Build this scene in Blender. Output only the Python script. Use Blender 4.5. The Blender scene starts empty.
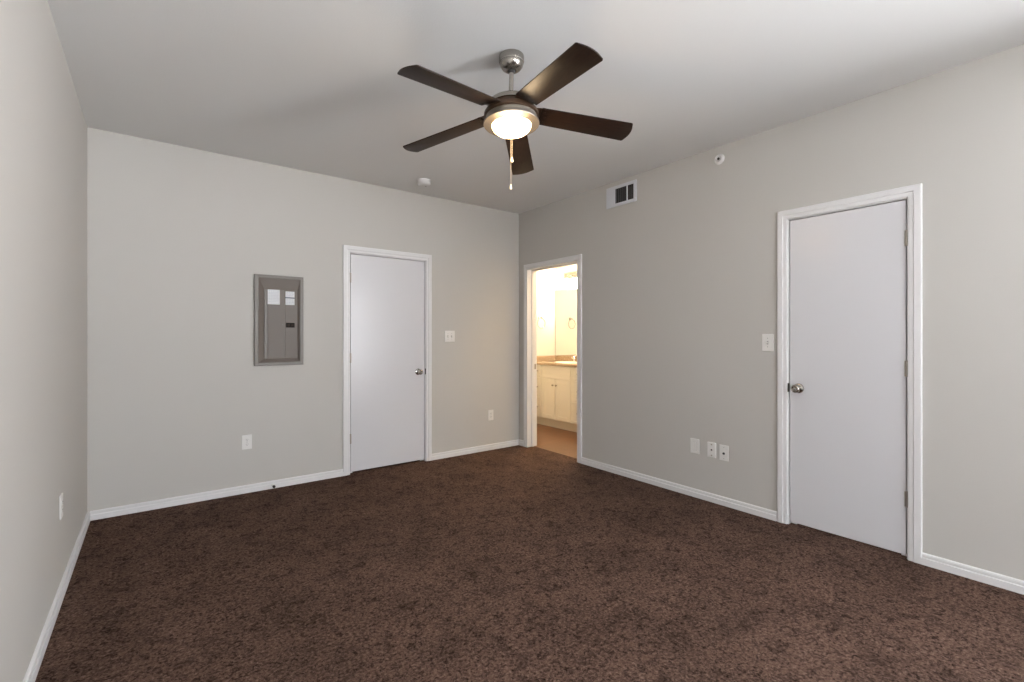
import bpy, bmesh, math, random
from mathutils import Matrix, Vector
random.seed(7)
S = bpy.context.scene
COL = S.collection
PI = math.pi

# ------------------------------------------------------------------ camera
XL, XR, YB, YF, ZC = -0.367, 3.445, 4.39, -3.00, 2.735      # room shell (metres)
XB = 3.575                                                  # bathroom face of the right wall
cam_d = bpy.data.cameras.new('camera')
cam = bpy.data.objects.new('camera', cam_d)
COL.objects.link(cam)
cam.location = (0, 0, 1.277)
cam.rotation_euler = (PI/2, 0, -math.radians(37.28))
cam_d.sensor_width = 36
cam_d.lens = 36*470.6/1024
cam_d.shift_y = -4.1/1024
cam_d.clip_start = 0.02
S.camera = cam

# ------------------------------------------------------------------ exposure, sky, portal
S.view_settings.view_transform = 'Standard'
S.view_settings.look = 'None'
S.view_settings.gamma = 1
S.view_settings.use_curve_mapping = False
S.view_settings.exposure = 0.0
try:
    S.cycles.use_denoising = True
    S.cycles.max_bounces = 14
    S.cycles.diffuse_bounces = 8
    S.cycles.glossy_bounces = 6
    S.cycles.sample_clamp_indirect = 6
    S.cycles.caustics_reflective = False
    S.cycles.caustics_refractive = False
except Exception:
    pass
SKY = 26.5
w = bpy.data.worlds.new('overcast_sky')
S.world = w
w.use_nodes = True
nt = w.node_tree
nt.nodes.clear()
wo = nt.nodes.new('ShaderNodeOutputWorld')
bg = nt.nodes.new('ShaderNodeBackground')
tc = nt.nodes.new('ShaderNodeTexCoord')
sp = nt.nodes.new('ShaderNodeSeparateXYZ')
rmp = nt.nodes.new('ShaderNodeValToRGB')
mp = nt.nodes.new('ShaderNodeMapRange')
mp.inputs['From Min'].default_value = -1
mp.inputs['From Max'].default_value = 1
nt.links.new(tc.outputs['Generated'], sp.inputs[0])
nt.links.new(sp.outputs['Z'], mp.inputs['Value'])
nt.links.new(mp.outputs[0], rmp.inputs[0])
e = rmp.color_ramp.elements
e[0].position, e[0].color = 0.44, (1.72, 1.75, 1.80, 1)
e[1].position, e[1].color = 0.56, (0.90, 0.95, 1.02, 1)
nt.links.new(rmp.outputs[0], bg.inputs['Color'])
bg.inputs['Strength'].default_value = SKY
nt.links.new(bg.outputs[0], wo.inputs['Surface'])

WX0, WX1, WZ0, WZ1 = 0.50, 1.40, 0.90, 2.20                # window in the wall behind the camera
SY0, SY1, SZ0, SZ1 = -2.85, -1.05, 0.45, 2.40              # unseen window in the right wall, placed and sized to light the left wall


def portal(loc, rot, sx, sy):
    pd = bpy.data.lights.new('window_portal', 'AREA')
    pd.shape = 'RECTANGLE'
    pd.size, pd.size_y = sx, sy
    pd.cycles.is_portal = True
    po = bpy.data.objects.new('window_portal', pd)
    COL.objects.link(po)
    po.location = loc
    po.rotation_euler = rot


portal(((WX0+WX1)/2, YF-0.13, (WZ0+WZ1)/2), (PI/2, 0, PI), WX1-WX0, WZ1-WZ0)
portal((XB+0.01, (SY0+SY1)/2, (SZ0+SZ1)/2), (PI/2, 0, PI/2), SY1-SY0, SZ1-SZ0)


# ------------------------------------------------------------------ materials
def mat(name, col, rough=0.5, metal=0.0, spec=0.5, emit=None, es=0.0, bump=None, trans=0.0):
    m = bpy.data.materials.new(name)
    m.use_nodes = True
    n = m.node_tree
    b = n.nodes['Principled BSDF']
    b.inputs['Base Color'].default_value = (*col, 1)
    b.inputs['Roughness'].default_value = rough
    b.inputs['Metallic'].default_value = metal
    b.inputs['Specular IOR Level'].default_value = spec
    b.inputs['Transmission Weight'].default_value = trans
    if emit:
        b.inputs['Emission Color'].default_value = (*emit, 1)
        b.inputs['Emission Strength'].default_value = es
    if bump:
        sc, st, dist = bump
        t = n.nodes.new('ShaderNodeTexCoord')
        z = n.nodes.new('ShaderNodeTexNoise')
        z.inputs['Scale'].default_value = sc
        z.inputs['Detail'].default_value = 3
        bp = n.nodes.new('ShaderNodeBump')
        bp.inputs['Strength'].default_value = st
        bp.inputs['Distance'].default_value = dist
        n.links.new(t.outputs['Object'], z.inputs['Vector'])
        n.links.new(z.outputs['Fac'], bp.inputs['Height'])
        n.links.new(bp.outputs[0], b.inputs['Normal'])
    return m


M = {}
M['wall'] = mat('greige wall paint', (0.558, 0.543, 0.518), 0.75, spec=0.3, bump=(160, 0.25, 0.0015))
M['ceiling'] = mat('flat ceiling paint', (0.78, 0.79, 0.79), 0.9, spec=0.2, bump=(120, 0.3, 0.002))
M['trim'] = mat('white semi gloss trim paint', (0.77, 0.77, 0.78), 0.38)
M['door'] = mat('white semi gloss door paint', (0.70, 0.70, 0.73), 0.25, spec=0.42, bump=(9, 0.04, 0.004))
M['plate'] = mat('white plastic', (0.80, 0.79, 0.77), 0.4)
M['slot'] = mat('dark socket slot', (0.035, 0.03, 0.03), 0.6)
M['groove'] = mat('grey plastic and gap shade', (0.42, 0.41, 0.40), 0.6)  # own grey of screws and button, painted shade in slots and gaps
M['nickel'] = mat('brushed nickel', (0.40, 0.375, 0.34), 0.27, 1.0)
M['lamp_ring'] = mat('satin nickel lamp ring', (0.40, 0.36, 0.31), 0.52, 1.0)
M['satin'] = mat('satin nickel hardware', (0.46, 0.44, 0.41), 0.13, 1.0)
M['hinge'] = mat('aged nickel hinge', (0.38, 0.35, 0.31), 0.42, 1.0)
M['dark_metal'] = mat('dark oxidised strike metal', (0.075, 0.068, 0.06), 0.5, 0.6)
M['chrome'] = mat('polished chrome', (0.8, 0.8, 0.8), 0.08, 1.0)
M['rubber'] = mat('dark rubber', (0.02, 0.018, 0.016), 0.7)
M['bronze'] = mat('dark bronze housing', (0.085, 0.050, 0.030), 0.32, 0.35)
M['lens'] = mat('frosted lamp glass', (0.9, 0.85, 0.75), 0.35, emit=(1.0, 0.66, 0.34), es=14.0)
M['panel'] = mat('grey metallic panel enamel', (0.165, 0.143, 0.126), 0.42, 0.0, spec=0.30)
M['panel_frame'] = mat('satin steel flange', (0.19, 0.175, 0.16), 0.38, 0.0, spec=0.40)
M['paper'] = mat('paper label', (0.72, 0.73, 0.75), 0.6)
M['print'] = mat('pale grey print', (0.42, 0.46, 0.52), 0.7)
M['blueprint'] = mat('dark print band', (0.10, 0.12, 0.16), 0.6)
M['breaker'] = mat('black breaker plastic', (0.012, 0.010, 0.009), 0.6, spec=0.1)
M['breaker2'] = mat('dark breaker toggle', (0.035, 0.026, 0.022), 0.6, spec=0.1)
M['vent'] = mat('white enamelled register', (0.66, 0.68, 0.72), 0.45)
M['duct'] = mat('painted duct shade', (0.02, 0.018, 0.016), 0.8)
M['fin'] = mat('grey register fin', (0.13, 0.13, 0.135), 0.5)
M['white_plastic'] = mat('off white detector plastic', (0.74, 0.74, 0.74), 0.4)
M['bwall'] = mat('cream bathroom wall paint', (0.80, 0.77, 0.70), 0.6)
M['cab'] = mat('white cabinet paint', (0.80, 0.775, 0.72), 0.4)
M['kick'] = mat('cream toe kick board', (0.74, 0.70, 0.62), 0.5)
M['sink'] = mat('white porcelain', (0.86, 0.86, 0.84), 0.12)
M['mirror'] = mat('silvered mirror', (0.93, 0.93, 0.92), 0.015, 1.0)
M['shade'] = mat('frosted glass shade', (0.95, 0.92, 0.85), 0.4, emit=(1.0, 0.85, 0.64), es=105.0)
M['chain'] = mat('pale brass bead chain', (0.55, 0.48, 0.38), 0.45, 0.3)
M['fob'] = mat('pale fob', (0.78, 0.74, 0.62), 0.4)


def nodes_of(m):
    n = m.node_tree
    return n, n.nodes['Principled BSDF'], n.nodes.new('ShaderNodeTexCoord')


def carpet_mat():
    m = mat('dark brown cut pile carpet', (0.06, 0.04, 0.03), 0.95, spec=0.04)
    n, b, t = nodes_of(m)

    def noise(scale, detail, rough=0.55, dist=0.0):
        z = n.nodes.new('ShaderNodeTexNoise')
        z.inputs['Scale'].default_value = scale
        z.inputs['Detail'].default_value = detail
        z.inputs['Roughness'].default_value = rough
        z.inputs['Distortion'].default_value = dist
        n.links.new(t.outputs['Object'], z.inputs['Vector'])
        return z

    def ramp(src, stops):
        r = n.nodes.new('ShaderNodeValToRGB')
        while len(r.color_ramp.elements) < len(stops):
            r.color_ramp.elements.new(0.5)
        for el, (p, c) in zip(r.color_ramp.elements, stops):
            el.position = p
            el.color = (*c, 1)
        n.links.new(src, r.inputs[0])
        return r

    def mix(kind, fac, a, c):
        x = n.nodes.new('ShaderNodeMix')
        x.data_type = 'RGBA'
        x.blend_type = kind
        x.inputs['Factor'].default_value = fac
        n.links.new(a, x.inputs['A'])
        n.links.new(c, x.inputs['B'])
        return x.outputs['Result']
    tuft = noise(78, 5, 0.75, 0.4)                          # tufts and flecks
    c1 = ramp(tuft.outputs['Fac'], [(0.36, (0.022, 0.012, 0.009)), (0.45, (0.080, 0.048, 0.036)),
                                    (0.54, (0.106, 0.065, 0.050)), (0.64, (0.170, 0.114, 0.092))])
    patch = noise(3.2, 4, 0.6, 0.6)                         # nap brushed one way or the other
    c2 = ramp(patch.outputs['Fac'], [(0.32, (0.78, 0.78, 0.78)), (0.5, (0.98, 0.98, 0.98)), (0.68, (1.16, 1.16, 1.16))])
    scuff = noise(11, 3, 0.6, 0.8)
    c3 = ramp(scuff.outputs['Fac'], [(0.34, (0.62, 0.61, 0.60)), (0.43, (1, 1, 1)), (0.7, (1.10, 1.10, 1.10))])
    col = mix('MULTIPLY', 1.0, c1.outputs[0], c2.outputs[0])
    col = mix('MULTIPLY', 1.0, col, c3.outputs[0])
    fleck = noise(34, 4, 0.75, 1.2)                         # sparse dark flecks
    c4 = ramp(fleck.outputs['Fac'], [(0.39, (0.36, 0.34, 0.34)), (0.465, (1, 1, 1)), (0.58, (1.06, 1.06, 1.06)), (0.68, (1.3, 1.3, 1.3))])
    col = mix('MULTIPLY', 1.0, col, c4.outputs[0])
    n.links.new(col, b.inputs['Base Color'])
    bp = n.nodes.new('ShaderNodeBump')
    bp.inputs['Strength'].default_value = 0.9
    bp.inputs['Distance'].default_value = 0.006
    n.links.new(tuft.outputs['Fac'], bp.inputs['Height'])
    n.links.new(bp.outputs[0], b.inputs['Normal'])
    return m


def wood_mat(name, c0, c1, scale, rough, spec=0.5):
    m = mat(name, c0, rough, spec=spec)
    n, b, t = nodes_of(m)
    mpn = n.nodes.new('ShaderNodeMapping')
    mpn.inputs['Scale'].default_value = scale
    z = n.nodes.new('ShaderNodeTexNoise')
    z.inputs['Scale'].default_value = 6
    z.inputs['Detail'].default_value = 6
    z.inputs['Distortion'].default_value = 0.5
    r = n.nodes.new('ShaderNodeValToRGB')
    r.color_ramp.elements[0].position = 0.35
    r.color_ramp.elements[0].color = (*c0, 1)
    r.color_ramp.elements[1].position = 0.68
    r.color_ramp.elements[1].color = (*c1, 1)
    n.links.new(t.outputs['Object'], mpn.inputs[0])
    n.links.new(mpn.outputs[0], z.inputs['Vector'])
    n.links.new(z.outputs['Fac'], r.inputs[0])
    n.links.new(r.outputs[0], b.inputs['Base Color'])
    return m


def plank_mat():
    m = mat('brown wood look vinyl plank', (0.22, 0.11, 0.055), 0.32)
    n, b, t = nodes_of(m)
    br = n.nodes.new('ShaderNodeTexBrick')
    br.inputs['Scale'].default_value = 1.0
    br.inputs['Brick Width'].default_value = 1.2
    br.inputs['Row Height'].default_value = 0.15
    br.inputs['Mortar Size'].default_value = 0.0012
    br.inputs['Color1'].default_value = (0.140, 0.062, 0.028, 1)
    br.inputs['Color2'].default_value = (0.112, 0.048, 0.021, 1)
    br.inputs['Mortar'].default_value = (0.07, 0.03, 0.015, 1)
    n.links.new(t.outputs['Object'], br.inputs['Vector'])
    mpn = n.nodes.new('ShaderNodeMapping')
    mpn.inputs['Scale'].default_value = (2, 22, 1)
    z = n.nodes.new('ShaderNodeTexNoise')
    z.inputs['Scale'].default_value = 4
    z.inputs['Detail'].default_value = 5
    n.links.new(t.outputs['Object'], mpn.inputs[0])
    n.links.new(mpn.outputs[0], z.inputs['Vector'])
    r = n.nodes.new('ShaderNodeValToRGB')
    r.color_ramp.elements[0].position = 0.3
    r.color_ramp.elements[0].color = (0.72, 0.72, 0.72, 1)
    r.color_ramp.elements[1].position = 0.7
    r.color_ramp.elements[1].color = (1.15, 1.15, 1.15, 1)
    n.links.new(z.outputs['Fac'], r.inputs[0])
    x = n.nodes.new('ShaderNodeMix')
    x.data_type = 'RGBA'
    x.blend_type = 'MULTIPLY'
    x.inputs['Factor'].default_value = 1
    n.links.new(br.outputs['Color'], x.inputs['A'])
    n.links.new(r.outputs[0], x.inputs['B'])
    n.links.new(x.outputs['Result'], b.inputs['Base Color'])
    return m


def stone_mat():
    m = mat('tan speckled countertop', (0.40, 0.30, 0.21), 0.22)
    n, b, t = nodes_of(m)
    z = n.nodes.new('ShaderNodeTexNoise')
    z.inputs['Scale'].default_value = 90
    z.inputs['Detail'].default_value = 4
    r = n.nodes.new('ShaderNodeValToRGB')
    r.color_ramp.elements[0].position = 0.36
    r.color_ramp.elements[0].color = (0.30, 0.21, 0.14, 1)
    r.color_ramp.elements[1].position = 0.62
    r.color_ramp.elements[1].color = (0.54, 0.42, 0.30, 1)
    n.links.new(t.outputs['Object'], z.inputs['Vector'])
    n.links.new(z.outputs['Fac'], r.inputs[0])
    n.links.new(r.outputs[0], b.inputs['Base Color'])
    return m


def pane_mat():
    m = bpy.data.materials.new('clear window glass')
    m.use_nodes = True
    n = m.node_tree
    n.nodes.clear()
    o = n.nodes.new('ShaderNodeOutputMaterial')
    mx = n.nodes.new('ShaderNodeMixShader')
    tr = n.nodes.new('ShaderNodeBsdfTransparent')
    gl = n.nodes.new('ShaderNodeBsdfGlossy')
    gl.inputs['Roughness'].default_value = 0.02
    mx.inputs[0].default_value = 0.06
    n.links.new(tr.outputs[0], mx.inputs[1])
    n.links.new(gl.outputs[0], mx.inputs[2])
    n.links.new(mx.outputs[0], o.inputs['Surface'])
    return m


M['carpet'] = carpet_mat()
M['blade'] = wood_mat('dark walnut fan blade', (0.012, 0.0055, 0.0035), (0.027, 0.0135, 0.008), (3, 40, 10), 0.42, 0.24)
M['plank'] = plank_mat()
M['stone'] = stone_mat()
M['pane'] = pane_mat()


# ------------------------------------------------------------------ helpers
def box(bm, x0, x1, y0, y1, z0, z1, bev=0.0, seg=1):
    t = bmesh.new()
    bmesh.ops.create_cube(t, size=1)
    for v in t.verts:
        v.co = Vector(((x0+x1)/2+v.co.x*(x1-x0), (y0+y1)/2+v.co.y*(y1-y0), (z0+z1)/2+v.co.z*(z1-z0)))
    if bev:
        bmesh.ops.bevel(t, geom=list(t.edges), offset=bev, segments=seg, profile=0.6, affect='EDGES')
    merge(bm, t)
    return bm


def merge(bm, t):
    me = bpy.data.meshes.new('tmp')
    t.to_mesh(me)
    t.free()
    bm.from_mesh(me)
    bpy.data.meshes.remove(me)


def lathe(bm, prof, seg=40, mtx=None):
    """prof: (radius, z) pairs turned about +Z"""
    t = bmesh.new()
    rings = []
    for r, z in prof:
        if r < 1e-6:
            rings.append([t.verts.new((0, 0, z))])
        else:
            rings.append([t.verts.new((r*math.cos(2*PI*i/seg), r*math.sin(2*PI*i/seg), z)) for i in range(seg)])
    for a, b in zip(rings, rings[1:]):
        for i in range(seg):
            j = (i+1) % seg
            if len(a) == 1 and len(b) == 1:
                continue
            if len(a) == 1:
                t.faces.new((a[0], b[i], b[j]))
            elif len(b) == 1:
                t.faces.new((a[i], a[j], b[0]))
            else:
                t.faces.new((a[i], a[j], b[j], b[i]))
    bmesh.ops.recalc_face_normals(t, faces=t.faces)
    if mtx:
        t.transform(mtx)
    merge(bm, t)
    return bm


def tube(bm, pts, r, seg=12, closed=False):
    t = bmesh.new()
    pts = [Vector(p) for p in pts]
    n = len(pts)
    rings = []
    ref = Vector((0.31, 0.17, 0.93)).normalized()
    for i, p in enumerate(pts):
        a = pts[(i-1) % n] if (closed or i > 0) else p
        b = pts[(i+1) % n] if (closed or i < n-1) else p
        d = (b-a).normalized()
        u = d.cross(ref).normalized()
        v = d.cross(u).normalized()
        rings.append([t.verts.new(p+u*r*math.cos(2*PI*k/seg)+v*r*math.sin(2*PI*k/seg)) for k in range(seg)])
    for i in range(n if closed else n-1):
        a, b = rings[i], rings[(i+1) % n]
        for k in range(seg):
            t.faces.new((a[k], a[(k+1) % seg], b[(k+1) % seg], b[k]))
    if not closed:
        t.faces.new(rings[0])
        t.faces.new(rings[-1])
    bmesh.ops.recalc_face_normals(t, faces=t.faces)
    merge(bm, t)
    return bm


def prism(bm, poly, z0, z1, bev=0.0, mtx=None):
    """extrude an (x, y) outline from z0 to z1"""
    t = bmesh.new()
    lo = [t.verts.new((x, y, z0)) for x, y in poly]
    hi = [t.verts.new((x, y, z1)) for x, y in poly]
    t.faces.new(lo)
    t.faces.new(hi)
    for i in range(len(poly)):
        j = (i+1) % len(poly)
        t.faces.new((lo[i], lo[j], hi[j], hi[i]))
    bmesh.ops.recalc_face_normals(t, faces=t.faces)
    if bev:
        es = [e for e in t.edges if abs(e.verts[0].co.z-e.verts[1].co.z) < 1e-6]
        bmesh.ops.bevel(t, geom=es, offset=bev, segments=2, profile=0.6, affect='EDGES')
    if mtx:
        t.transform(mtx)
    merge(bm, t)
    return bm


def sweep(bm, path, prof, closed=False, out=None):
    """mitred moulding: path of Vectors lying in a plane, profile (a, b): a along the in-plane left normal, b along plane normal out"""
    t = bmesh.new()
    path = [Vector(p) for p in path]
    out = Vector(out)
    n = len(path)
    rings = []
    for i, p in enumerate(path):
        d0 = (p-path[i-1]).normalized() if i > 0 else None
        d1 = (path[i+1]-p).normalized() if i < n-1 else None
        if d0 is None:
            d0 = d1
        if d1 is None:
            d1 = d0
        n0, n1 = out.cross(d0), out.cross(d1)
        m = (n0+n1).normalized()
        m = m/max(0.2, m.dot(n0))
        rings.append([t.verts.new(p+m*a+out*b) for a, b in prof])
    k = len(prof)
    for a, b in zip(rings, rings[1:]):
        for i in range(k):
            t.faces.new((a[i], a[(i+1) % k], b[(i+1) % k], b[i]))
    t.faces.new(rings[0])
    t.faces.new(rings[-1])
    bmesh.ops.recalc_face_normals(t, faces=t.faces)
    merge(bm, t)
    return bm


def obj(name, bm, m, parent=None, mtx=None, smooth=False, label=None):
    me = bpy.data.meshes.new(name)
    bm.to_mesh(me)
    bm.free()
    ms = m if isinstance(m, (list, tuple)) else [m]
    for x in ms:
        me.materials.append(x)
    o = bpy.data.objects.new(name, me)
    COL.objects.link(o)
    if smooth:
        for p in me.polygons:
            p.use_smooth = True
        me.set_sharp_from_angle(angle=math.radians(38))
    if parent:
        o.parent = parent
    if mtx:
        o.matrix_local = mtx
    if label:
        o['label'] = label
    return o


def thing(name, label, cat, loc=(0, 0, 0), rz=0.0, group=None):
    o = bpy.data.objects.new(name, None)
    o.empty_display_size = 0.05
    COL.objects.link(o)
    o.location = loc
    o.rotation_euler = (0, 0, rz)
    o['label'] = label
    o['category'] = cat
    if group:
        o['group'] = group
    return o


def struct(name, bm, m, smooth=False, label=None):
    o = obj(name, bm, m, smooth=smooth)
    o['kind'] = 'structure'
    if label:
        o['label'] = label
    return o


def sroot(name, loc=(0, 0, 0), rz=0.0, label=None):
    o = bpy.data.objects.new(name, None)
    o.empty_display_size = 0.05
    COL.objects.link(o)
    o.location = loc
    o.rotation_euler = (0, 0, rz)
    o['kind'] = 'structure'
    if label:
        o['label'] = label
    return o


B = bmesh.new
RIGHT, LEFT = -PI/2, PI/2           # turn a wall item (outward = local -Y) onto the right / left wall

# ------------------------------------------------------------------ room shell
T = 0.12
# back wall with a recess for its door
D1 = (1.452, 2.221, 2.055)          # x0, x1, top of the frame opening
bm = B()
box(bm, XL-T, D1[0]-0.02, YB, YB+T, 0, ZC)
box(bm, D1[1]+0.02, XR, YB, YB+T, 0, ZC)
box(bm, D1[0]-0.02, D1[1]+0.02, YB, YB+T, D1[2]+0.02, ZC)
box(bm, D1[0]-0.02, D1[1]+0.02, YB+0.10, YB+T, 0, D1[2]+0.02)
struct('wall_back', bm, M['wall'], label='grey beige wall with the breaker panel and a white door')
# right wall: recess for the closet door, opening for the bathroom
D2 = (0.777, 1.411, 2.073)
BD = (3.418, 4.222, 2.052)          # clear bathroom doorway
bm = B()
box(bm, XR, XB, YF-T, SY0, 0, ZC)
box(bm, XR, XB, SY0, SY1, 0, SZ0)
box(bm, XR, XB, SY0, SY1, SZ1, ZC)
box(bm, XR, XB, SY1, D2[0]-0.02, 0, ZC)
box(bm, XR, XB, D2[1]+0.02, BD[0]-0.018, 0, ZC)
box(bm, XR, XB, BD[1]+0.018, YB+T, 0, ZC)
box(bm, XR, XB, D2[0]-0.02, D2[1]+0.02, D2[2]+0.02, ZC)
box(bm, XR+0.10, XB, D2[0]-0.02, D2[1]+0.02, 0, D2[2]+0.02)
box(bm, XR, XB, BD[0]-0.018, BD[1]+0.018, BD[2]+0.018, ZC)
struct('wall_right', bm, M['wall'], label='grey beige wall with the bathroom doorway and a white door')
bm = B()
box(bm, XL-T, XL, YF-T, YB, 0, ZC)
struct('wall_left', bm, M['wall'])
bm = B()
box(bm, XL, WX0, YF-T, YF, 0, ZC)
box(bm, WX1, XR, YF-T, YF, 0, ZC)
box(bm, WX0, WX1, YF-T, YF, 0, WZ0)
box(bm, WX0, WX1, YF-T, YF, WZ1, ZC)
struct('wall_front', bm, M['wall'])
bm = B()
box(bm, XL-T, XB, YF-T, YB+T, ZC, ZC+0.1)
struct('ceiling', bm, M['ceiling'])
bm = B()
box(bm, XL-T, 3.534, YF-T, YB+T, -0.1, 0)
struct('floor', bm, M['carpet'], label='dark brown carpet')

# windows behind the camera


def window(name, loc, rz, width, hh):
    wr = sroot(name, loc, rz)
    bm = B()
    hw = width/2
    for x0, x1, z0, z1 in ((-hw, -hw+0.05, 0, hh), (hw-0.05, hw, 0, hh), (-hw+0.05, hw-0.05, 0, 0.05), (-hw+0.05, hw-0.05, hh-0.05, hh),
                           (-0.03, 0.03, 0.05, hh-0.05)):
        box(bm, x0, x1, -0.03, 0.03, z0, z1, 0.003)
    obj('window_frame', bm, M['trim'], wr)
    for s in (-1, 1):
        bm = B()
        a, b = sorted((s*0.03, s*(hw-0.05)))
        box(bm, a, b, -0.003, 0.003, 0.05, hh-0.05)
        obj('pane', bm, M['pane'], wr)
    bm = B()
    box(bm, -hw-0.04, hw+0.04, -0.10, -0.061, -0.03, -0.005, 0.004)
    obj('window_sill', bm, M['trim'], wr)


window('window_1', ((WX0+WX1)/2, YF-0.06, WZ0), PI, WX1-WX0, WZ1-WZ0)
window('window_2', (XR+0.06, (SY0+SY1)/2, SZ0), RIGHT, SY1-SY0, SZ1-SZ0)

# baseboards (stepped, about 65 mm)
BP = [(0, 0), (0.017, 0), (0.017, 0.035), (0.015, 0.038), (0.0075, 0.0385), (0.0075, 0.0425), (0.0125, 0.044), (0.0125, 0.055), (0.010, 0.061), (0.005, 0.064), (0, 0.064)]


def baseboard(name, a, b, into):
    """a, b on the floor along the wall; profile leans 'into' the room"""
    bm = B()
    a, b, into = Vector((*a, 0)), Vector((*b, 0)), Vector((*into, 0))
    va = [bm.verts.new(a+into*p+Vector((0, 0, q))) for p, q in BP]
    vb = [bm.verts.new(b+into*p+Vector((0, 0, q))) for p, q in BP]
    k = len(BP)
    for i in range(k):
        bm.faces.new((va[i], va[(i+1) % k], vb[(i+1) % k], vb[i]))
    bm.faces.new(va)
    bm.faces.new(vb)
    bmesh.ops.recalc_face_normals(bm, faces=bm.faces)
    return struct(name, bm, M['trim'])


baseboard('baseboard_left', (XL, YF), (XL, YB), (1, 0))
baseboard('baseboard_back', (XL+0.014, YB), (1.392, YB), (0, -1))
baseboard('baseboard_back.001', (2.285, YB), (XR, YB), (0, -1))
baseboard('baseboard_right', (XR, YB-0.014), (XR, 4.286), (-1, 0))
baseboard('baseboard_right.001', (XR, 3.354), (XR, 1.484), (-1, 0))
baseboard('baseboard_right.002', (XR, 0.712), (XR, YF), (-1, 0))
baseboard('baseboard_front', (XL+0.014, YF), (XR-0.014, YF), (0, 1))

# casing profile: a = across the casing from the opening outward, b = thickness from the wall
CP = [(0, 0), (0, 0.010), (0.004, 0.012), (0.024, 0.012), (0.028, 0.0165), (0.058, 0.0165), (0.062, 0.013), (0.062, 0)]


def casing(w, h):
    """local: opening from x=0 to x=w, up to h; outward -Y; runs up, across, down"""
    bm = B()
    path = [(-0.0, 0, 0), (-0.0, 0, h), (w, 0, h), (w, 0, 0)]
    return sweep(bm, path, CP, out=(0, -1, 0))


def check_out(bm, w):
    xs = [v.co.x for v in bm.verts]
    return min(xs) < -0.03


def casing_ok(w, h):
    bm = casing(w, h)
    if not check_out(bm, w):
        bm.free()
        bm = B()
        sweep(bm, [(0, 0, 0), (0, 0, h), (w, 0, h), (w, 0, 0)], [(-a, b) for a, b in CP], out=(0, -1, 0))
    return bm


def jamb(w, h, depth, t=0.018):
    bm = B()
    box(bm, -t, 0, 0, depth, 0, h+t)
    box(bm, w, w+t, 0, depth, 0, h+t)
    box(bm, 0, w, 0, depth, h, h+t)
    return bm


def hinge(parent, x, z, side):
    bm = B()
    lathe(bm, [(0, 0.047), (0.003, 0.047), (0.0055, 0.044), (0.0055, 0.0155), (0.005, 0.0152), (0.0055, 0.0149), (0.0055, -0.0149),
               (0.005, -0.0152), (0.0055, -0.0155), (0.0055, -0.044), (0.003, -0.047), (0, -0.047)], 14,
          Matrix.Translation((0, -0.0035, 0)))
    box(bm, -0.011, 0.011, -0.0015, 0.0012, -0.0445, 0.0445)
    return obj('hinge', bm, M['hinge'], parent, Matrix.Translation((x, 0, z)), True, 'aged nickel hinge')


def knob(parent, x, z, latch_side, keyed):
    """latch_side -1: the edge of the door lies to the left"""
    R = Matrix.Rotation(PI/2, 4, 'X')            # +Z of the lathe -> -Y (out of the door)
    bm = B()
    lathe(bm, [(0, 0), (0.033, 0), (0.033, 0.003), (0.030, 0.008), (0.022, 0.011), (0.013, 0.013), (0.0115, 0.03), (0.014, 0.034),
               (0.024, 0.040), (0.0275, 0.049), (0.0265, 0.058), (0.022, 0.0635), (0.018, 0.065), (0.015, 0.0635), (0.013, 0.059), (0, 0.058)], 36, R)
    k = obj('door_knob', bm, M['satin'], parent, Matrix.Translation((x, 0, z)), True, 'satin nickel door knob')
    if keyed:
        bm = B()
        lathe(bm, [(0, 0.067), (0.0055, 0.067), (0.0075, 0.065), (0.0075, 0.057)], 20, R)
        obj('lock_button', bm, M['satin'], k, None, True, 'round lock button in the knob')


def door(name, loc, rz, w, h, gap_top, hinge_left, hz, kz, kx, keyed, label):
    """flush slab in its frame; local x from 0 to w, outward -Y"""
    r = sroot(name, loc, rz, label)
    obj('door_casing', casing_ok(w+0.012, h+0.006), M['trim'], r, Matrix.Translation((-0.006, 0, 0)))
    jb = jamb(w, h, 0.10)
    box(jb, 0, 0.035, 0.042, 0.054, 0, h)        # stop strips behind the slab
    box(jb, w-0.035, w, 0.042, 0.054, 0, h)
    box(jb, 0.035, w-0.035, 0.042, 0.054, h-0.035, h)
    obj('door_frame', jb, M['trim'], r)
    bm = B()
    box(bm, 0.006, w-0.006, 0.005, 0.040, 0.020, h-0.0065, 0.0015)
    obj('door_slab', bm, M['door'], r)
    for z in hz:
        hinge(r, 0.0 if hinge_left else w, z, 0)
    sgn = 1 if hinge_left else -1
    kk = B()
    knob_root = r
    knob(knob_root, kx, kz, -sgn, keyed)
    bx = w if hinge_left else 0.0
    kk.free()
    bm = B()
    lip = sgn*0.011
    a, b = sorted((bx-sgn*0.0035, bx+lip))
    box(bm, a, b, -0.0025, 0.003, -0.03, 0.03, 0.001)
    obj('strike_plate', bm, M['dark_metal'], r, Matrix.Translation((0, 0, kz)), False, 'dark strike plate on the frame')
    return r


door('door_1', (D1[0], YB, 0), 0, D1[1]-D1[0], D1[2], 0, True, (1.828, 1.081, 0.329), 0.922, 2.14-D1[0], False,
     'white flush door on the wall beside the breaker panel')
door('door_2', (XR, D2[1], 0), RIGHT, D2[1]-D2[0], D2[2], 0, False, (1.846, 1.095, 0.344), 0.932, 0.063, True,
     'white flush door on the right hand wall')

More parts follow.
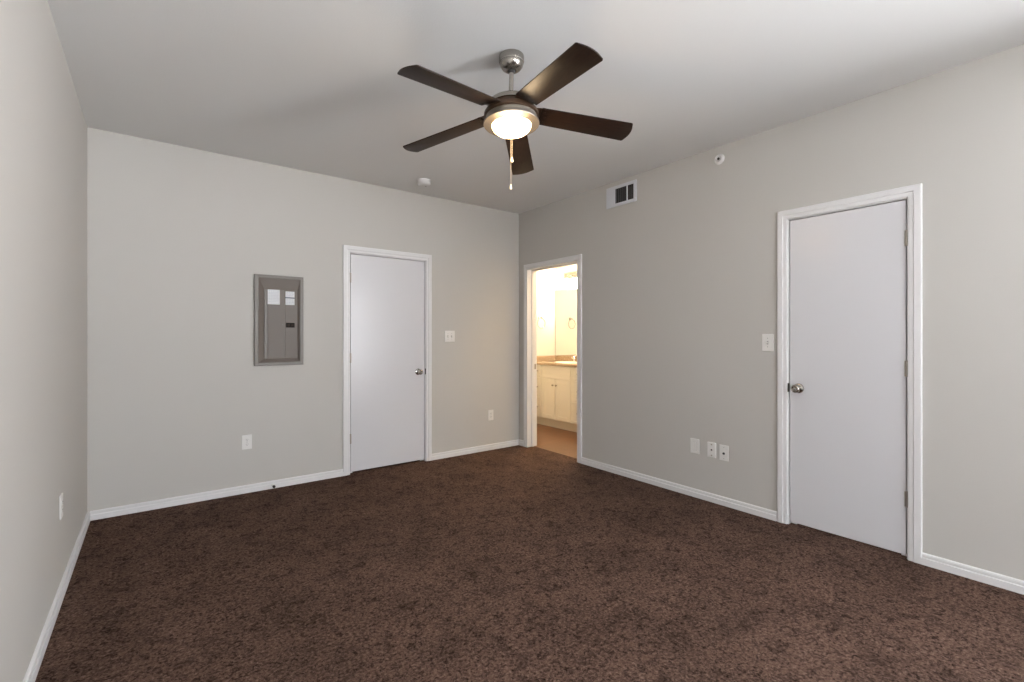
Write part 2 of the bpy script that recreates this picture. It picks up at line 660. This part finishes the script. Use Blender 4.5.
# bathroom doorway: casing both sides and full depth jamb
tr = sroot('trim_1', (XR, BD[1], 0), RIGHT, 'white casing of the open doorway to the bathroom')
W_ = BD[1]-BD[0]
obj('door_casing', casing_ok(W_, BD[2]), M['trim'], tr)
bm = jamb(W_, BD[2], XB-XR+0.005)
box(bm, 0, 0.011, 0.055, 0.09, 0, BD[2])
box(bm, W_-0.011, W_, 0.055, 0.09, 0, BD[2])
box(bm, 0.011, W_-0.011, 0.055, 0.09, BD[2]-0.011, BD[2])
obj('door_frame', bm, M['trim'], tr)
bm = B()
box(bm, 0, 0.0015, 0.098, 0.122, 0.90, 0.96)
obj('strike_plate', bm, M['hinge'], tr, None, False, 'small strike plate on the frame')

# ------------------------------------------------------------------ bathroom shell
BX, BY0, BY1 = 4.99, 2.75, 5.437
bm = B()
box(bm, 3.534, BX+T, BY0-T, BY1+T, -0.1, -0.004)
struct('floor_bathroom', bm, M['plank'], label='brown plank floor of the bathroom')
bm = B()
box(bm, XB, BX+T, BY0-T, BY1+T, ZC, ZC+0.1)
struct('ceiling_bathroom', bm, M['bwall'])
bm = B()
box(bm, BX, BX+T, BY0-T, BY1+T, -0.1, ZC)
struct('wall_bathroom_back', bm, M['bwall'])
bm = B()
box(bm, XR, BX, BY1, BY1+T, -0.1, ZC)
struct('wall_bathroom_left', bm, M['bwall'])
bm = B()
box(bm, XB, BX, BY0-T, BY0, -0.1, ZC)
struct('wall_bathroom_right', bm, M['bwall'])
bm = B()
box(bm, XR, XB, YB+T, BY1, -0.1, ZC)
box(bm, XB, XB+0.008, BD[1]+0.02, BY1, 0, ZC)
box(bm, XB, XB+0.008, BY0, BD[0]-0.02, 0, ZC)
box(bm, XB, XB+0.008, BD[0]-0.02, BD[1]+0.02, BD[2]+0.02, ZC)
struct('wall_bathroom_front', bm, M['bwall'])

bl_d = bpy.data.lights.new('bathroom_fill_light', 'POINT')  # added light without a fixture, brightens the cabinet fronts and floor
bl_d.energy = 58
bl_d.color = (1.0, 0.76, 0.46)
bl_d.shadow_soft_size = 0.12
bl_o = bpy.data.objects.new('bathroom_fill_light', bl_d)
COL.objects.link(bl_o)
bl_o.location = (4.15, 3.9, 2.58)

# ------------------------------------------------------------------ vanity (local: x along the face seen from the door, -Y out)
VX = 4.44
VY0, VY1 = 4.25, BY1                                  # right and left end
van = thing('vanity_cabinet', 'cream white bathroom vanity with shaker doors and drawers under the tan counter', 'cabinet', (VX, VY1, 0), RIGHT)
VW, VD = VY1-VY0, BX-VX
bm = B()
for a_ in ((0.001, VW, 0.018, 0.022, 0.115, 0.878), (0.001, 0.017, 0.022, VD-0.001, 0.115, 0.878), (VW-0.016, VW, 0.022, VD-0.001, 0.115, 0.878),
           (0.017, VW-0.016, 0.022, VD-0.001, 0.115, 0.131), (0.017, VW-0.016, VD-0.007, VD-0.001, 0.131, 0.878)):
    box(bm, *a_)
obj('carcass', bm, M['cab'], van)
bm = B()
box(bm, 0.001, VW, 0.075, VD-0.001, -0.004, 0.115)
obj('toe_kick', bm, M['kick'], van)


def shaker(w, h, rail=0.05, t=0.018):
    bm = B()
    box(bm, 0, w, 0.007, t, 0, h)
    for x0, x1, z0, z1 in ((0, rail, 0, h), (w-rail, w, 0, h), (rail, w-rail, 0, rail), (rail, w-rail, h-rail, h)):
        box(bm, x0, x1, 0, 0.007, z0, z1, 0.002)
    return bm


def cab_knob(parent, x, z):
    bm = B()
    lathe(bm, [(0, 0), (0.006, 0), (0.005, 0.010), (0.012, 0.016), (0.0135, 0.021), (0.011, 0.026), (0, 0.028)], 20, Matrix.Rotation(PI/2, 4, 'X'))
    obj('knob', bm, M['hinge'], parent, Matrix.Translation((x, 0, z)), True)


G = 0.0045
xa, xb = VY1-5.155, VY1-4.536                         # sink base between these
for x0, x1 in ((0.012, xa), (xb, VW-0.002)):
    for z0, z1 in ((0.120, 0.410), (0.410, 0.692), (0.692, 0.872)):
        d = obj('drawer', shaker(x1-x0-2*G, z1-z0-2*G, 0.035), M['cab'], van, Matrix.Translation((x0+G, 0, z0+G)), False)
        cab_knob(d, (x1-x0-2*G)*0.80 if x0 < xa-0.2 else (x1-x0)/2, (z1-z0)/2)
d = obj('drawer_front', shaker(xb-xa-2*G, 0.180-2*G, 0.04), M['cab'], van, Matrix.Translation((xa+G, 0, 0.692+G)))
xm = (xa+xb)/2
for x0, x1, kx in ((xa, xm, -0.035), (xm, xb, 0.035)):
    wd = x1-x0-2*G
    d = obj('door', shaker(wd, 0.572-2*G, 0.055), M['cab'], van, Matrix.Translation((x0+G, 0, 0.120+G)))
    cab_knob(d, (wd-0.030) if kx < 0 else 0.030, 0.478)

# countertop with an oval cut-out, splashes
SX, SY = xm, VD/2-0.02                                # sink centre in vanity frame
ct = thing('countertop', 'tan speckled bathroom countertop with low backsplash on the cream vanity', 'countertop', (VX, VY1, 0.878), RIGHT)
bm = B()
N = 48
x0, x1, y0, y1 = 0.001, VW+0.012, -0.022, VD-0.001
ea, eb = 0.205, 0.155


def rect_pt(a):
    c, s = math.cos(a), math.sin(a)
    hx = (x1-SX) if c > 0 else (SX-x0)
    hy = (y1-SY) if s > 0 else (SY-y0)
    k = min(hx/abs(c) if abs(c) > 1e-9 else 1e9, hy/abs(s) if abs(s) > 1e-9 else 1e9)
    return SX+c*k, SY+s*k


angs = sorted([2*PI*i/N for i in range(N)] + [math.atan2(y-SY, x-SX) % (2*PI) for x in (x0, x1) for y in (y0, y1)])
outer = [rect_pt(a) for a in angs]
inner = [(SX+ea*math.cos(a), SY+eb*math.sin(a)) for a in angs]
rings = [[bm.verts.new((x, y, z)) for x, y in q] for q, z in ((outer, 0), (outer, 0.032), (inner, 0.032), (inner, 0))]
n = len(angs)
for a, b in zip(rings, rings[1:]+rings[:1]):
    for i in range(n):
        bm.faces.new((a[i], a[(i+1) % n], b[(i+1) % n], b[i]))
bmesh.ops.recalc_face_normals(bm, faces=bm.faces)
obj('slab', bm, M['stone'], ct)
bm = B()
box(bm, 0.021, VW+0.012, VD-0.020, VD-0.001, 0.032, 0.110, 0.002)
obj('backsplash', bm, M['stone'], ct)
bm = B()
box(bm, 0.001, 0.021, 0.0, VD-0.001, 0.032, 0.110, 0.002)
obj('sidesplash', bm, M['stone'], ct)

sk = thing('sink', 'white oval basin set into the tan bathroom counter', 'sink', (VX, VY1, 0.910), RIGHT)
bm = B()
t = bmesh.new()
lathe(t, [(1.10, 0.0), (1.10, 0.006), (1.05, 0.010), (0.97, 0.006), (0.93, -0.03), (0.80, -0.10), (0.5, -0.135), (0.12, -0.142), (0.12, -0.15),
          (0.55, -0.148), (0.86, -0.11), (0.985, -0.03), (0.985, 0.0), (1.10, 0.0)], 48)
t.transform(Matrix.Translation((SX, SY, 0)) @ Matrix.Diagonal((ea, eb, 1, 1)))
merge(bm, t)
obj('basin', bm, M['sink'], sk, None, True)
bm = B()
lathe(bm, [(0, -0.138), (0.02, -0.138), (0.024, -0.141), (0.024, -0.149), (0, -0.149)], 24, Matrix.Translation((SX, SY, 0)))
obj('drain', bm, M['chrome'], sk, None, True)

fa = thing('faucet', 'chrome two handle faucet standing behind the oval sink', 'faucet', (VX, VY1, 0.910), RIGHT)
FX, FY = SX, VD-0.075
bm = B()
lathe(bm, [(0, 0), (0.024, 0), (0.024, 0.008), (0.016, 0.014), (0.014, 0.07), (0.016, 0.085), (0.010, 0.095), (0, 0.096)], 24, Matrix.Translation((FX, FY, 0)))
tube(bm, [(FX, FY, 0.07), (FX, FY-0.03, 0.095), (FX, FY-0.07, 0.10), (FX, FY-0.105, 0.085), (FX, FY-0.115, 0.06)], 0.010, 14)
obj('spout', bm, M['chrome'], fa, None, True)
for s in (-1, 1):
    bm = B()
    lathe(bm, [(0, 0), (0.022, 0), (0.022, 0.006), (0.013, 0.012), (0.012, 0.04), (0.016, 0.05), (0.010, 0.058), (0, 0.059)], 20,
          Matrix.Translation((FX+s*0.10, FY, 0)))
    tube(bm, [(FX+s*0.10, FY, 0.048), (FX+s*0.155, FY-0.01, 0.058)], 0.006, 10)
    obj('handle', bm, M['chrome'], fa, None, True)

mr = thing('mirror', 'large frameless mirror on the bathroom wall above the counter', 'mirror', (BX, VY1, 0.989), RIGHT)
bm = B()
box(bm, 0.006, VW, -0.006, -0.0008, 0, 1.01, 0.001)
obj('glass', bm, M['mirror'], mr)
bm = B()
box(bm, 0.001, 0.0055, -0.008, -0.0008, 0, 1.01)
obj('edge_strip', bm, M['hinge'], mr)
for x in (0.35, 0.85):
    bm = B()
    box(bm, x-0.012, x+0.012, -0.009, -0.0061, 0.0, 0.012)
    obj('clip', bm, M['chrome'], mr)

vl = thing('vanity_light', 'bar of three glowing glass shades on the wall above the bathroom mirror', 'light fixture', (BX, 4.80, 2.19), RIGHT)
bm = B()
box(bm, -0.42, 0.42, -0.022, 0, -0.045, 0.045, 0.006, 2)
obj('back_plate', bm, M['nickel'], vl)
for x in (-0.27, 0.0, 0.27):
    bm = B()
    tube(bm, [(x, -0.02, 0), (x, -0.06, 0.01), (x, -0.10, 0.0), (x, -0.10, -0.03)], 0.008, 10)
    lathe(bm, [(0, -0.02), (0.018, -0.025), (0.020, -0.05), (0, -0.051)], 18, Matrix.Translation((x, -0.10, 0)))
    a = obj('arm', bm, M['nickel'], vl, None, True)
    bm = B()
    lathe(bm, [(0.020, -0.048), (0.034, -0.060), (0.046, -0.10), (0.056, -0.165), (0.060, -0.18), (0.054, -0.178), (0.050, -0.165), (0.040, -0.10), (0.028, -0.064), (0.016, -0.052)],
          28, Matrix.Translation((x, -0.10, 0)))
    obj('shade', bm, M['shade'], a, None, True, 'glowing glass shade')

tg = thing('towel_ring', 'round metal towel ring on the cream side wall by the bathroom mirror', 'towel ring', (4.662, BY1, 1.565), 0)
bm = B()
lathe(bm, [(0, 0), (0.024, 0), (0.024, 0.006), (0.012, 0.012), (0.009, 0.04), (0.012, 0.048), (0.010, 0.055), (0, 0.056)], 24, Matrix.Rotation(PI/2, 4, 'X'))
obj('mount', bm, M['satin'], tg, None, True)
bm = B()
tube(bm, [(0.075*math.sin(2*PI*i/40), -0.043, -0.083+0.075*math.cos(2*PI*i/40)) for i in range(40)], 0.0045, 10, True)
obj('ring', bm, M['satin'], tg, None, True)


# ------------------------------------------------------------------ wall plates
def plate_bm(w, h, t=0.0065):
    return box(B(), -w/2, w/2, -t, 0, -h/2, h/2, 0.0025, 2)


def screw(parent, x, z, y=-0.0065):
    bm = B()
    lathe(bm, [(0.0035, 0), (0.0033, 0.0008), (0, 0.0012)], 12, Matrix.Translation((x, y, z)) @ Matrix.Rotation(PI/2, 4, 'X'))
    obj('screw', bm, M['groove'], parent, None, True)


def duplex(label, loc, rz):
    r = thing('wall_outlet', label, 'outlet', loc, rz, 'duplex outlets low on the bedroom walls')
    obj('cover_plate', plate_bm(0.072, 0.117), M['plate'], r)
    for s in (-1, 1):
        bm = B()
        pts = []
        for i in range(24):
            a = 2*PI*i/24
            pts.append((0.0165*math.cos(a), max(-0.0135, min(0.0135, 0.0165*math.sin(a)))))
        prism(bm, pts, 0.0063, 0.0085, 0.0006, Matrix.Translation((0, 0, s*0.0195)) @ Matrix.Rotation(PI/2, 4, 'X'))
        q = obj('socket', bm, M['plate'], r)
        bm = B()
        for x, hgt in ((-0.0065, 0.008), (0.0065, 0.0065)):
            box(bm, x-0.0011, x+0.0011, -0.0091, -0.0083, s*0.0195+0.001-hgt/2+0.002, s*0.0195+0.001+hgt/2+0.002)
        lathe(bm, [(0.0024, 0), (0.0024, 0.0006), (0, 0.0006)], 12, Matrix.Translation((0, -0.0085, s*0.0195-0.0075)) @ Matrix.Rotation(PI/2, 4, 'X'))
        obj('slot', bm, M['slot'], q)
    screw(r, 0, 0)
    return r


duplex('white outlet on the back wall below the breaker panel', (0.608, YB, 0.415), 0)
duplex('white outlet on the back wall between its door and the bathroom corner', (3.037, YB, 0.391), 0)
duplex('white outlet seen edge-on low on the left hand wall', (XL, 3.20, 0.440), LEFT)


def toggle_switch(label, loc, rz, n, w, h):
    r = thing('light_switch', label, 'light switch', loc, rz)
    obj('cover_plate', plate_bm(w, h), M['plate'], r)
    for i in range(n):
        x = (i-(n-1)/2)*0.046
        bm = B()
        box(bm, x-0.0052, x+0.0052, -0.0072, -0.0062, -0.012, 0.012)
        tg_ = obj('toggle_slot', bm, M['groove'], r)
        bm = B()
        t = bmesh.new()
        box(t, -0.004, 0.004, -0.013, 0, -0.0045, 0.0045, 0.001)
        t.transform(Matrix.Translation((x, -0.0068, 0.001)) @ Matrix.Rotation(math.radians(28), 4, 'X'))
        merge(bm, t)
        obj('toggle', bm, M['plate'], tg_)
        for s in (-1, 1):
            screw(r, x, s*0.030)
    return r


toggle_switch('wide white two-gang switch plate on the back wall right of its door', (2.506, YB, 1.283), 0, 2, 0.120, 0.118)
toggle_switch('single white switch plate beside the right hand white door', (XR, 1.546, 1.237), RIGHT, 1, 0.076, 0.120)

# three plates in a row on the right wall
r = thing('wall_outlet', 'white plate with a smooth vertical insert, leftmost of three low plates on the right wall', 'outlet', (XR, 2.108, 0.405), RIGHT)
obj('cover_plate', plate_bm(0.076, 0.117), M['plate'], r)
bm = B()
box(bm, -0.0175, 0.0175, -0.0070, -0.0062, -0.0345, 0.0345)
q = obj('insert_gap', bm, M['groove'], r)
bm = B()
box(bm, -0.0165, 0.0165, -0.0090, -0.0066, -0.0335, 0.0335, 0.001)
obj('insert', bm, M['plate'], q)
r = thing('phone_jack_plate', 'white jack plate with three dark dots, middle of three low plates on the right wall', 'wall plate', (XR, 1.965, 0.401), RIGHT)
obj('cover_plate', plate_bm(0.070, 0.117), M['plate'], r)
bm = B()
box(bm, -0.006, 0.006, -0.0074, -0.0062, -0.005, 0.006)
obj('jack', bm, M['slot'], r)
for s in (-1, 1):
    bm = B()
    lathe(bm, [(0.006, 0), (0.005, 0.001), (0, 0.0014)], 14, Matrix.Translation((0, -0.0063, s*0.042)) @ Matrix.Rotation(PI/2, 4, 'X'))
    obj('screw', bm, M['hinge'], r, None, True)
r = thing('coaxial_plate', 'white plate with one dark round socket, rightmost of three low plates on the right wall', 'wall plate', (XR, 1.866, 0.397), RIGHT)
obj('cover_plate', plate_bm(0.070, 0.117), M['plate'], r)
bm = B()
lathe(bm, [(0.009, 0), (0.009, 0.002), (0.0065, 0.002), (0.0065, 0.010), (0.005, 0.010), (0.005, 0.004), (0, 0.004)], 18,
      Matrix.Translation((0, -0.0063, -0.004)) @ Matrix.Rotation(PI/2, 4, 'X'))
obj('socket', bm, M['slot'], r, None, True)
for s in (-1, 1):
    screw(r, 0, s*0.042)

# door stop on the back baseboard
ds = thing('door_stop', 'small door stop with dark rubber tip on the back baseboard', 'door stop', (0.797, YB-0.013, 0.030), 0)
R90 = Matrix.Rotation(PI/2, 4, 'X')
bm = B()
lathe(bm, [(0, 0), (0.012, 0), (0.012, 0.004), (0.006, 0.007), (0, 0.007)], 20, R90)
obj('base', bm, M['plate'], ds, None, True)
bm = B()
lathe(bm, [(0, 0.006), (0.005, 0.006), (0.005, 0.052), (0, 0.052)], 16, R90)
obj('stem', bm, M['plate'], ds, None, True)
bm = B()
lathe(bm, [(0, 0.048), (0.009, 0.048), (0.0115, 0.052), (0.0115, 0.064), (0.009, 0.069), (0, 0.070)], 20, R90)
obj('bumper', bm, M['rubber'], ds, None, True, 'dark rubber tip')

# ------------------------------------------------------------------ breaker panel
PX0, PX1, PZ0, PZ1 = 0.658, 1.040, 1.036, 1.797
bp_ = thing('breaker_panel', 'grey metal breaker panel with two paper labels on the back wall', 'breaker panel', (PX0, YB, PZ0), 0)
PW, PH = PX1-PX0, PZ1-PZ0


def ring_quad(bm, a, b):
    """join two 4-corner loops"""
    va = [bm.verts.new(p) for p in a]
    vb = [bm.verts.new(p) for p in b]
    for i in range(4):
        bm.faces.new((va[i], va[(i+1) % 4], vb[(i+1) % 4], vb[i]))


def loop(l, r, b, t, y):
    return [(l, y, b), (PW-r, y, b), (PW-r, y, PH-t), (l, y, PH-t)]


bm = B()
ring_quad(bm, loop(0, 0, 0, 0, 0), loop(0, 0, 0, 0, -0.020))
ring_quad(bm, loop(0, 0, 0, 0, -0.020), loop(0.004, 0.004, 0.004, 0.004, -0.026))
ring_quad(bm, loop(0.004, 0.004, 0.004, 0.004, -0.026), loop(0.030, 0.026, 0.026, 0.024, -0.026))
ring_quad(bm, loop(0.030, 0.026, 0.026, 0.024, -0.026), loop(0.034, 0.030, 0.030, 0.028, -0.022))
bmesh.ops.remove_doubles(bm, verts=bm.verts, dist=1e-5)
bmesh.ops.recalc_face_normals(bm, faces=bm.faces)
obj('flange', bm, M['panel_frame'], bp_, None, False)
bm = B()
ring_quad(bm, loop(0.034, 0.030, 0.030, 0.028, -0.022), loop(0.076, 0.046, 0.058, 0.118, -0.002))
bmesh.ops.recalc_face_normals(bm, faces=bm.faces)
bv = obj('bevel', bm, M['panel'], bp_, None, False)
bm = B()
cx0, cx1, cz0, cz1 = 0.076, PW-0.046, 0.058, PH-0.118
box(bm, cx0, cx1, -0.003, -0.0005, cz0, cz1)
cv = obj('cover', bm, M['panel'], bp_)
bm = B()
box(bm, cx0+0.002, cx0+0.024, -0.010, -0.003, cz0+0.004, cz1-0.002, 0.003, 2)
obj('cover_ridge', bm, M['panel_frame'], cv)
bm = B()
box(bm, cx0+0.026, 0.233, -0.006, -0.003, cz0+0.004, cz1-0.002, 0.0015)
box(bm, 0.2375, cx1-0.002, -0.006, -0.003, cz0+0.004, cz1-0.002, 0.0015)
obj('cover_leaf', bm, M['panel'], cv)
bm = B()
lathe(bm, [(0.005, 0), (0.005, 0.002), (0, 0.003)], 14, Matrix.Translation((0.217, -0.006, 0.345)) @ R90)
obj('screw', bm, M['panel_frame'], cv, None, True)
for lx0, lx1, lz0, lz1 in ((0.103, 0.195, 0.516, 0.640), (0.240, 0.312, 0.516, 0.631)):
    bm = B()
    box(bm, lx0, lx1, -0.0068, -0.006, lz0, lz1)
    lb = obj('paper_label', bm, M['paper'], cv, None, False, 'white printed label')
    bm = B()
    rows = 9
    for i in range(rows):
        z = lz1-0.010-i*(lz1-lz0-0.02)/(rows-1)
        xx = lx0+0.006
        while xx < lx1-0.012:
            ln = random.uniform(0.008, 0.020)
            box(bm, xx, min(xx+ln, lx1-0.005), -0.0071, -0.0068, z-0.0017, z+0.0017)
            xx += ln+0.005
    obj('print_lines', bm, M['print'], lb)
    if lx0 > 0.2:
        bm = B()
        box(bm, lx0-0.002, lx1+0.003, -0.0076, -0.0066, 0.572, 0.581)
        obj('dark_band', bm, M['blueprint'], lb)
bm = B()
box(bm, 0.244, 0.312, -0.012, -0.006, 0.322, 0.362, 0.001)
bk = obj('breaker', bm, M['breaker'], cv, None, False, 'black main breaker')
for x in (0.253, 0.282):
    bm = B()
    box(bm, x, x+0.021, -0.017, -0.012, 0.331, 0.353, 0.001)
    obj('toggle', bm, M['breaker2'], bk)

# ------------------------------------------------------------------ air register on the right wall
vt = thing('air_vent', 'white air register with dark louvres high on the right wall', 'vent', (XR, 2.852, 2.592), RIGHT)
vw, vh = 0.352, 0.193                                 # local x: left (far) negative
gx0, gx1, gz = -0.070, 0.142, 0.068                   # dark grille
bm = B()
for x0, x1, z0, z1 in ((-vw/2, gx0, -vh/2, vh/2), (gx1, vw/2, -vh/2, vh/2), (gx0, gx1, gz, vh/2), (gx0, gx1, -vh/2, -gz)):
    box(bm, x0, x1, -0.010, 0, z0, z1, 0.002)
for i in range(5):
    x = -vw/2+0.022+i*0.017
    box(bm, x, x+0.006, -0.0125, -0.009, -0.072, 0.072, 0.001)
obj('face_frame', bm, M['vent'], vt)
bm = B()
box(bm, gx0, gx1, -0.0025, -0.0005, -gz, gz)
obj('duct_backing', bm, M['duct'], vt)  # flat dark sheet, the shade inside the duct is painted as its colour
for i in range(9):
    x = gx0+0.013+i*0.0225
    if abs(x-0.071) < 0.012:
        continue
    bm = B()
    t = bmesh.new()
    box(t, -0.0012, 0.0012, -0.007, 0.0, -gz, gz)
    t.transform(Matrix.Translation((x, -0.003, 0)) @ Matrix.Rotation(math.radians(20), 4, 'Z'))
    merge(bm, t)
    obj('louvre', bm, M['fin'], vt)
bm = B()
box(bm, 0.066, 0.077, -0.012, -0.003, -gz, gz, 0.001)
obj('centre_bar', bm, M['vent'], vt)

# ------------------------------------------------------------------ sprinkler head, smoke detector
sr = thing('fire_sprinkler', 'round white sprinkler head with dark centre high on the right wall', 'sprinkler', (XR, 1.903, 2.636), RIGHT)
bm = B()
lathe(bm, [(0.040, 0), (0.040, 0.003), (0.036, 0.008), (0.030, 0.020), (0.026, 0.022), (0.014, 0.010), (0.012, 0.004), (0, 0.004)], 36, R90)
obj('escutcheon', bm, M['white_plastic'], sr, None, True)
bm = B()
lathe(bm, [(0, 0.004), (0.009, 0.004), (0.009, 0.010), (0.006, 0.012), (0.005, 0.016), (0, 0.016)], 18, R90)
obj('nozzle', bm, M['white_plastic'], sr, None, True)
bm = B()
lathe(bm, [(0, 0.016), (0.010, 0.016), (0.010, 0.019), (0.004, 0.022), (0, 0.022)], 18, R90)
obj('deflector', bm, M['slot'], sr, None, True, 'dark deflector')

sd = thing('smoke_detector', 'round white smoke detector on the ceiling near the back wall', 'smoke detector', (2.004, 3.99, ZC), 0)
bm = B()
lathe(bm, [(0, 0), (0.066, 0), (0.066, -0.010), (0.062, -0.014), (0.059, -0.014), (0.059, -0.018)], 40)
obj('base', bm, M['white_plastic'], sd, None, True)
bm = B()
lathe(bm, [(0.059, -0.016), (0.064, -0.018), (0.064, -0.028), (0.056, -0.040), (0.042, -0.047), (0.020, -0.049), (0, -0.049)], 40)
obj('cover', bm, M['white_plastic'], sd, None, True)
bm = B()
lathe(bm, [(0.008, -0.0485), (0.008, -0.051), (0, -0.0515)], 16, Matrix.Translation((0.02, 0.0, 0)))
obj('test_button', bm, M['groove'], sd, None, True)

# ------------------------------------------------------------------ ceiling fan
FC = Vector((1.479, 1.947, ZC))
fan = thing('ceiling_fan', 'ceiling fan with five dark walnut blades, nickel canopy and lit lamp', 'ceiling fan', FC, 0)
bm = B()
lathe(bm, [(0, 0), (0.064, 0), (0.0655, -0.006), (0.0655, -0.030), (0.0635, -0.036), (0.0615, -0.037), (0.0615, -0.040), (0.058, -0.053), (0.049, -0.066), (0.036, -0.075),
           (0.026, -0.078), (0.022, -0.078), (0.022, -0.070), (0, -0.070)], 48)
obj('canopy', bm, M['nickel'], fan, None, True, 'brushed nickel canopy')
# the body hangs slightly out of level
zb = 2.385
cb = Vector((1.484, 1.954, zb))
nrm = Vector((0.0094, 0.0528, 1)).normalized()        # normal of z = -a x - b y is (-a, -b, 1) with a = -.0094, b = -.0528
yy = Vector((0, 1, 0))
ax = yy.cross(nrm).normalized()
ay = nrm.cross(ax).normalized()
BM_ = Matrix.Translation(cb-FC) @ Matrix((ax, ay, nrm)).transposed().to_4x4()
BW_ = BM_ @ Matrix.Diagonal((1.05, 1.05, 1.0, 1))
bm = B()
lathe(bm, [(0, -0.058), (0.014, -0.062), (0.021, -0.071), (0.019, -0.082), (0.012, -0.089), (0, -0.090)], 28)
obj('hanger_ball', bm, M['rubber'], fan, None, True)
top = BM_ @ Vector((0, 0, 0.140))
bm = B()
tube(bm, [Vector((0, 0, -0.085)), top], 0.0122, 22)
obj('downrod', bm, M['nickel'], fan, None, True, 'brushed nickel downrod')
bm = B()
lathe(bm, [(0, 0.155), (0.017, 0.154), (0.019, 0.134), (0.030, 0.131), (0.075, 0.126), (0.103, 0.119), (0.113, 0.110), (0.116, 0.098), (0.115, 0.090), (0.110, 0.088), (0, 0.088)], 64)
obj('top_plate', bm, M['nickel'], fan, BW_, True, 'nickel cap of the motor')
bm = B()
lathe(bm, [(0, 0.089), (0.108, 0.089), (0.116, 0.078), (0.128, 0.066), (0.135, 0.056), (0.136, 0.040), (0.126, 0.034), (0, 0.032)], 64)
mh = obj('motor_housing', bm, M['bronze'], fan, BW_, True, 'dark bronze motor housing')
bm = B()
lathe(bm, [(0, 0.043), (0.124, 0.043), (0.127, 0.041), (0.128, 0.018), (0.134, 0.014), (0.1385, 0.006), (0.1385, -0.001), (0.137, -0.003), (0.132, -0.003), (0.1005, -0.010), (0.0985, -0.008), (0.0985, 0.002), (0, 0.004)], 64)
obj('light_ring', bm, M['lamp_ring'], fan, BW_, True, 'nickel ring around the lamp')
bm = B()
lathe(bm, [(0.0980, 0.000), (0.0975, -0.012), (0.0920, -0.025), (0.078, -0.038), (0.056, -0.048), (0.030, -0.053), (0, -0.055)], 64)
obj('lamp_lens', bm, M['lens'], fan, BW_, True, 'glowing frosted lamp dome')
lamp_d = bpy.data.lights.new('fan_lamp', 'POINT')
lamp_d.energy = 5.5
lamp_d.color = (1.0, 0.74, 0.45)
lamp_d.shadow_soft_size = 0.05
lamp_o = bpy.data.objects.new('fan_lamp', lamp_d)
COL.objects.link(lamp_o)
lamp_o.location = FC + (BM_ @ Vector((0, 0, -0.115)))
R0, R1, WR, WT = 0.150, 0.664, 0.0620, 0.0725


def blade_outline():
    pts = []
    half = lambda r: WR+(WT-WR)*(r-0.17)/(R1-0.17)
    for i in range(9):
        r = R0+(R1-0.026-R0)*i/8
        pts.append((r, -half(r)))
    # rounded corner, shallow arc tip, rounded corner
    for i in range(1, 7):
        a = -PI/2+(PI/2-0.22)*i/6
        pts.append((R1-0.026+0.012*math.cos(a), -(WT-0.012)+0.012*math.sin(a)))
    for i in range(1, 10):
        y = -(WT-0.014)+2*(WT-0.014)*i/10
        pts.append((R1-0.0135+0.0135*(1-(y/(WT-0.014))**2), y))
    lower = pts[:15]
    for r, y in reversed(lower):
        pts.append((r, -y))
    return pts


PITCH = -0.1813
for k in range(5):
    ph = 4.5722+k*2*PI/5
    loc = Matrix.Translation((0, 0, 0.003)) @ Matrix.Rotation(ph, 4, 'Z') @ Matrix.Translation((R1, 0, 0)) @ Matrix.Rotation(math.atan(0.1027), 4, 'Y') @ Matrix.Translation((-R1, 0, 0)) @ Matrix.Rotation(PITCH, 4, 'X')
    bm = B()
    prism(bm, blade_outline(), -0.003, 0.003, 0.0012)
    bl = obj('blade', bm, M['blade'], fan, BM_ @ loc, True)
    bm = B()
    arm = [(0.085, -0.042), (0.13, -0.050), (0.165, -0.054), (0.185, -0.046), (0.192, -0.02), (0.192, 0.02), (0.185, 0.046), (0.165, 0.054), (0.13, 0.050), (0.085, 0.042)]
    prism(bm, arm, 0.0032, 0.0075, 0.001)
    for sx, sy in ((0.170, -0.032), (0.170, 0.032), (0.178, 0.0)):
        lathe(bm, [(0.006, -0.0045), (0.006, -0.0032)], 12, Matrix.Translation((sx, sy, 0)))
    obj('blade_holder', bm, M['bronze'], bl, None, True, 'dark bronze holder')
# bead pull chains hanging from the far side of the ring
fwd = Vector((math.sin(math.radians(37.28)), math.cos(math.radians(37.28)), 0))
for dx, zend, fob in ((0.0035, 2.262, 0), (-0.0035, 2.112, 1)):
    p0 = cb-FC+fwd*0.128+Vector((0.795, -0.606, 0))*dx
    ztop = zb-0.002-ZC
    bm = B()
    z = ztop
    while z > zend-ZC:
        bmesh.ops.create_icosphere(bm, subdivisions=1, radius=0.0018, matrix=Matrix.Translation((p0.x, p0.y, z)))
        z -= 0.0042
    ch = obj('pull_chain', bm, M['chain'], fan, None, True, 'pale bead pull chain')
    bm = B()
    lathe(bm, [(0, 0.002), (0.003, 0), (0.0045, -0.008), (0.0075, -0.018), (0.0065, -0.026), (0, -0.029)], 16, Matrix.Translation((p0.x, p0.y, zend-ZC)))
    obj('chain_fob', bm, M['fob'], ch, None, True)
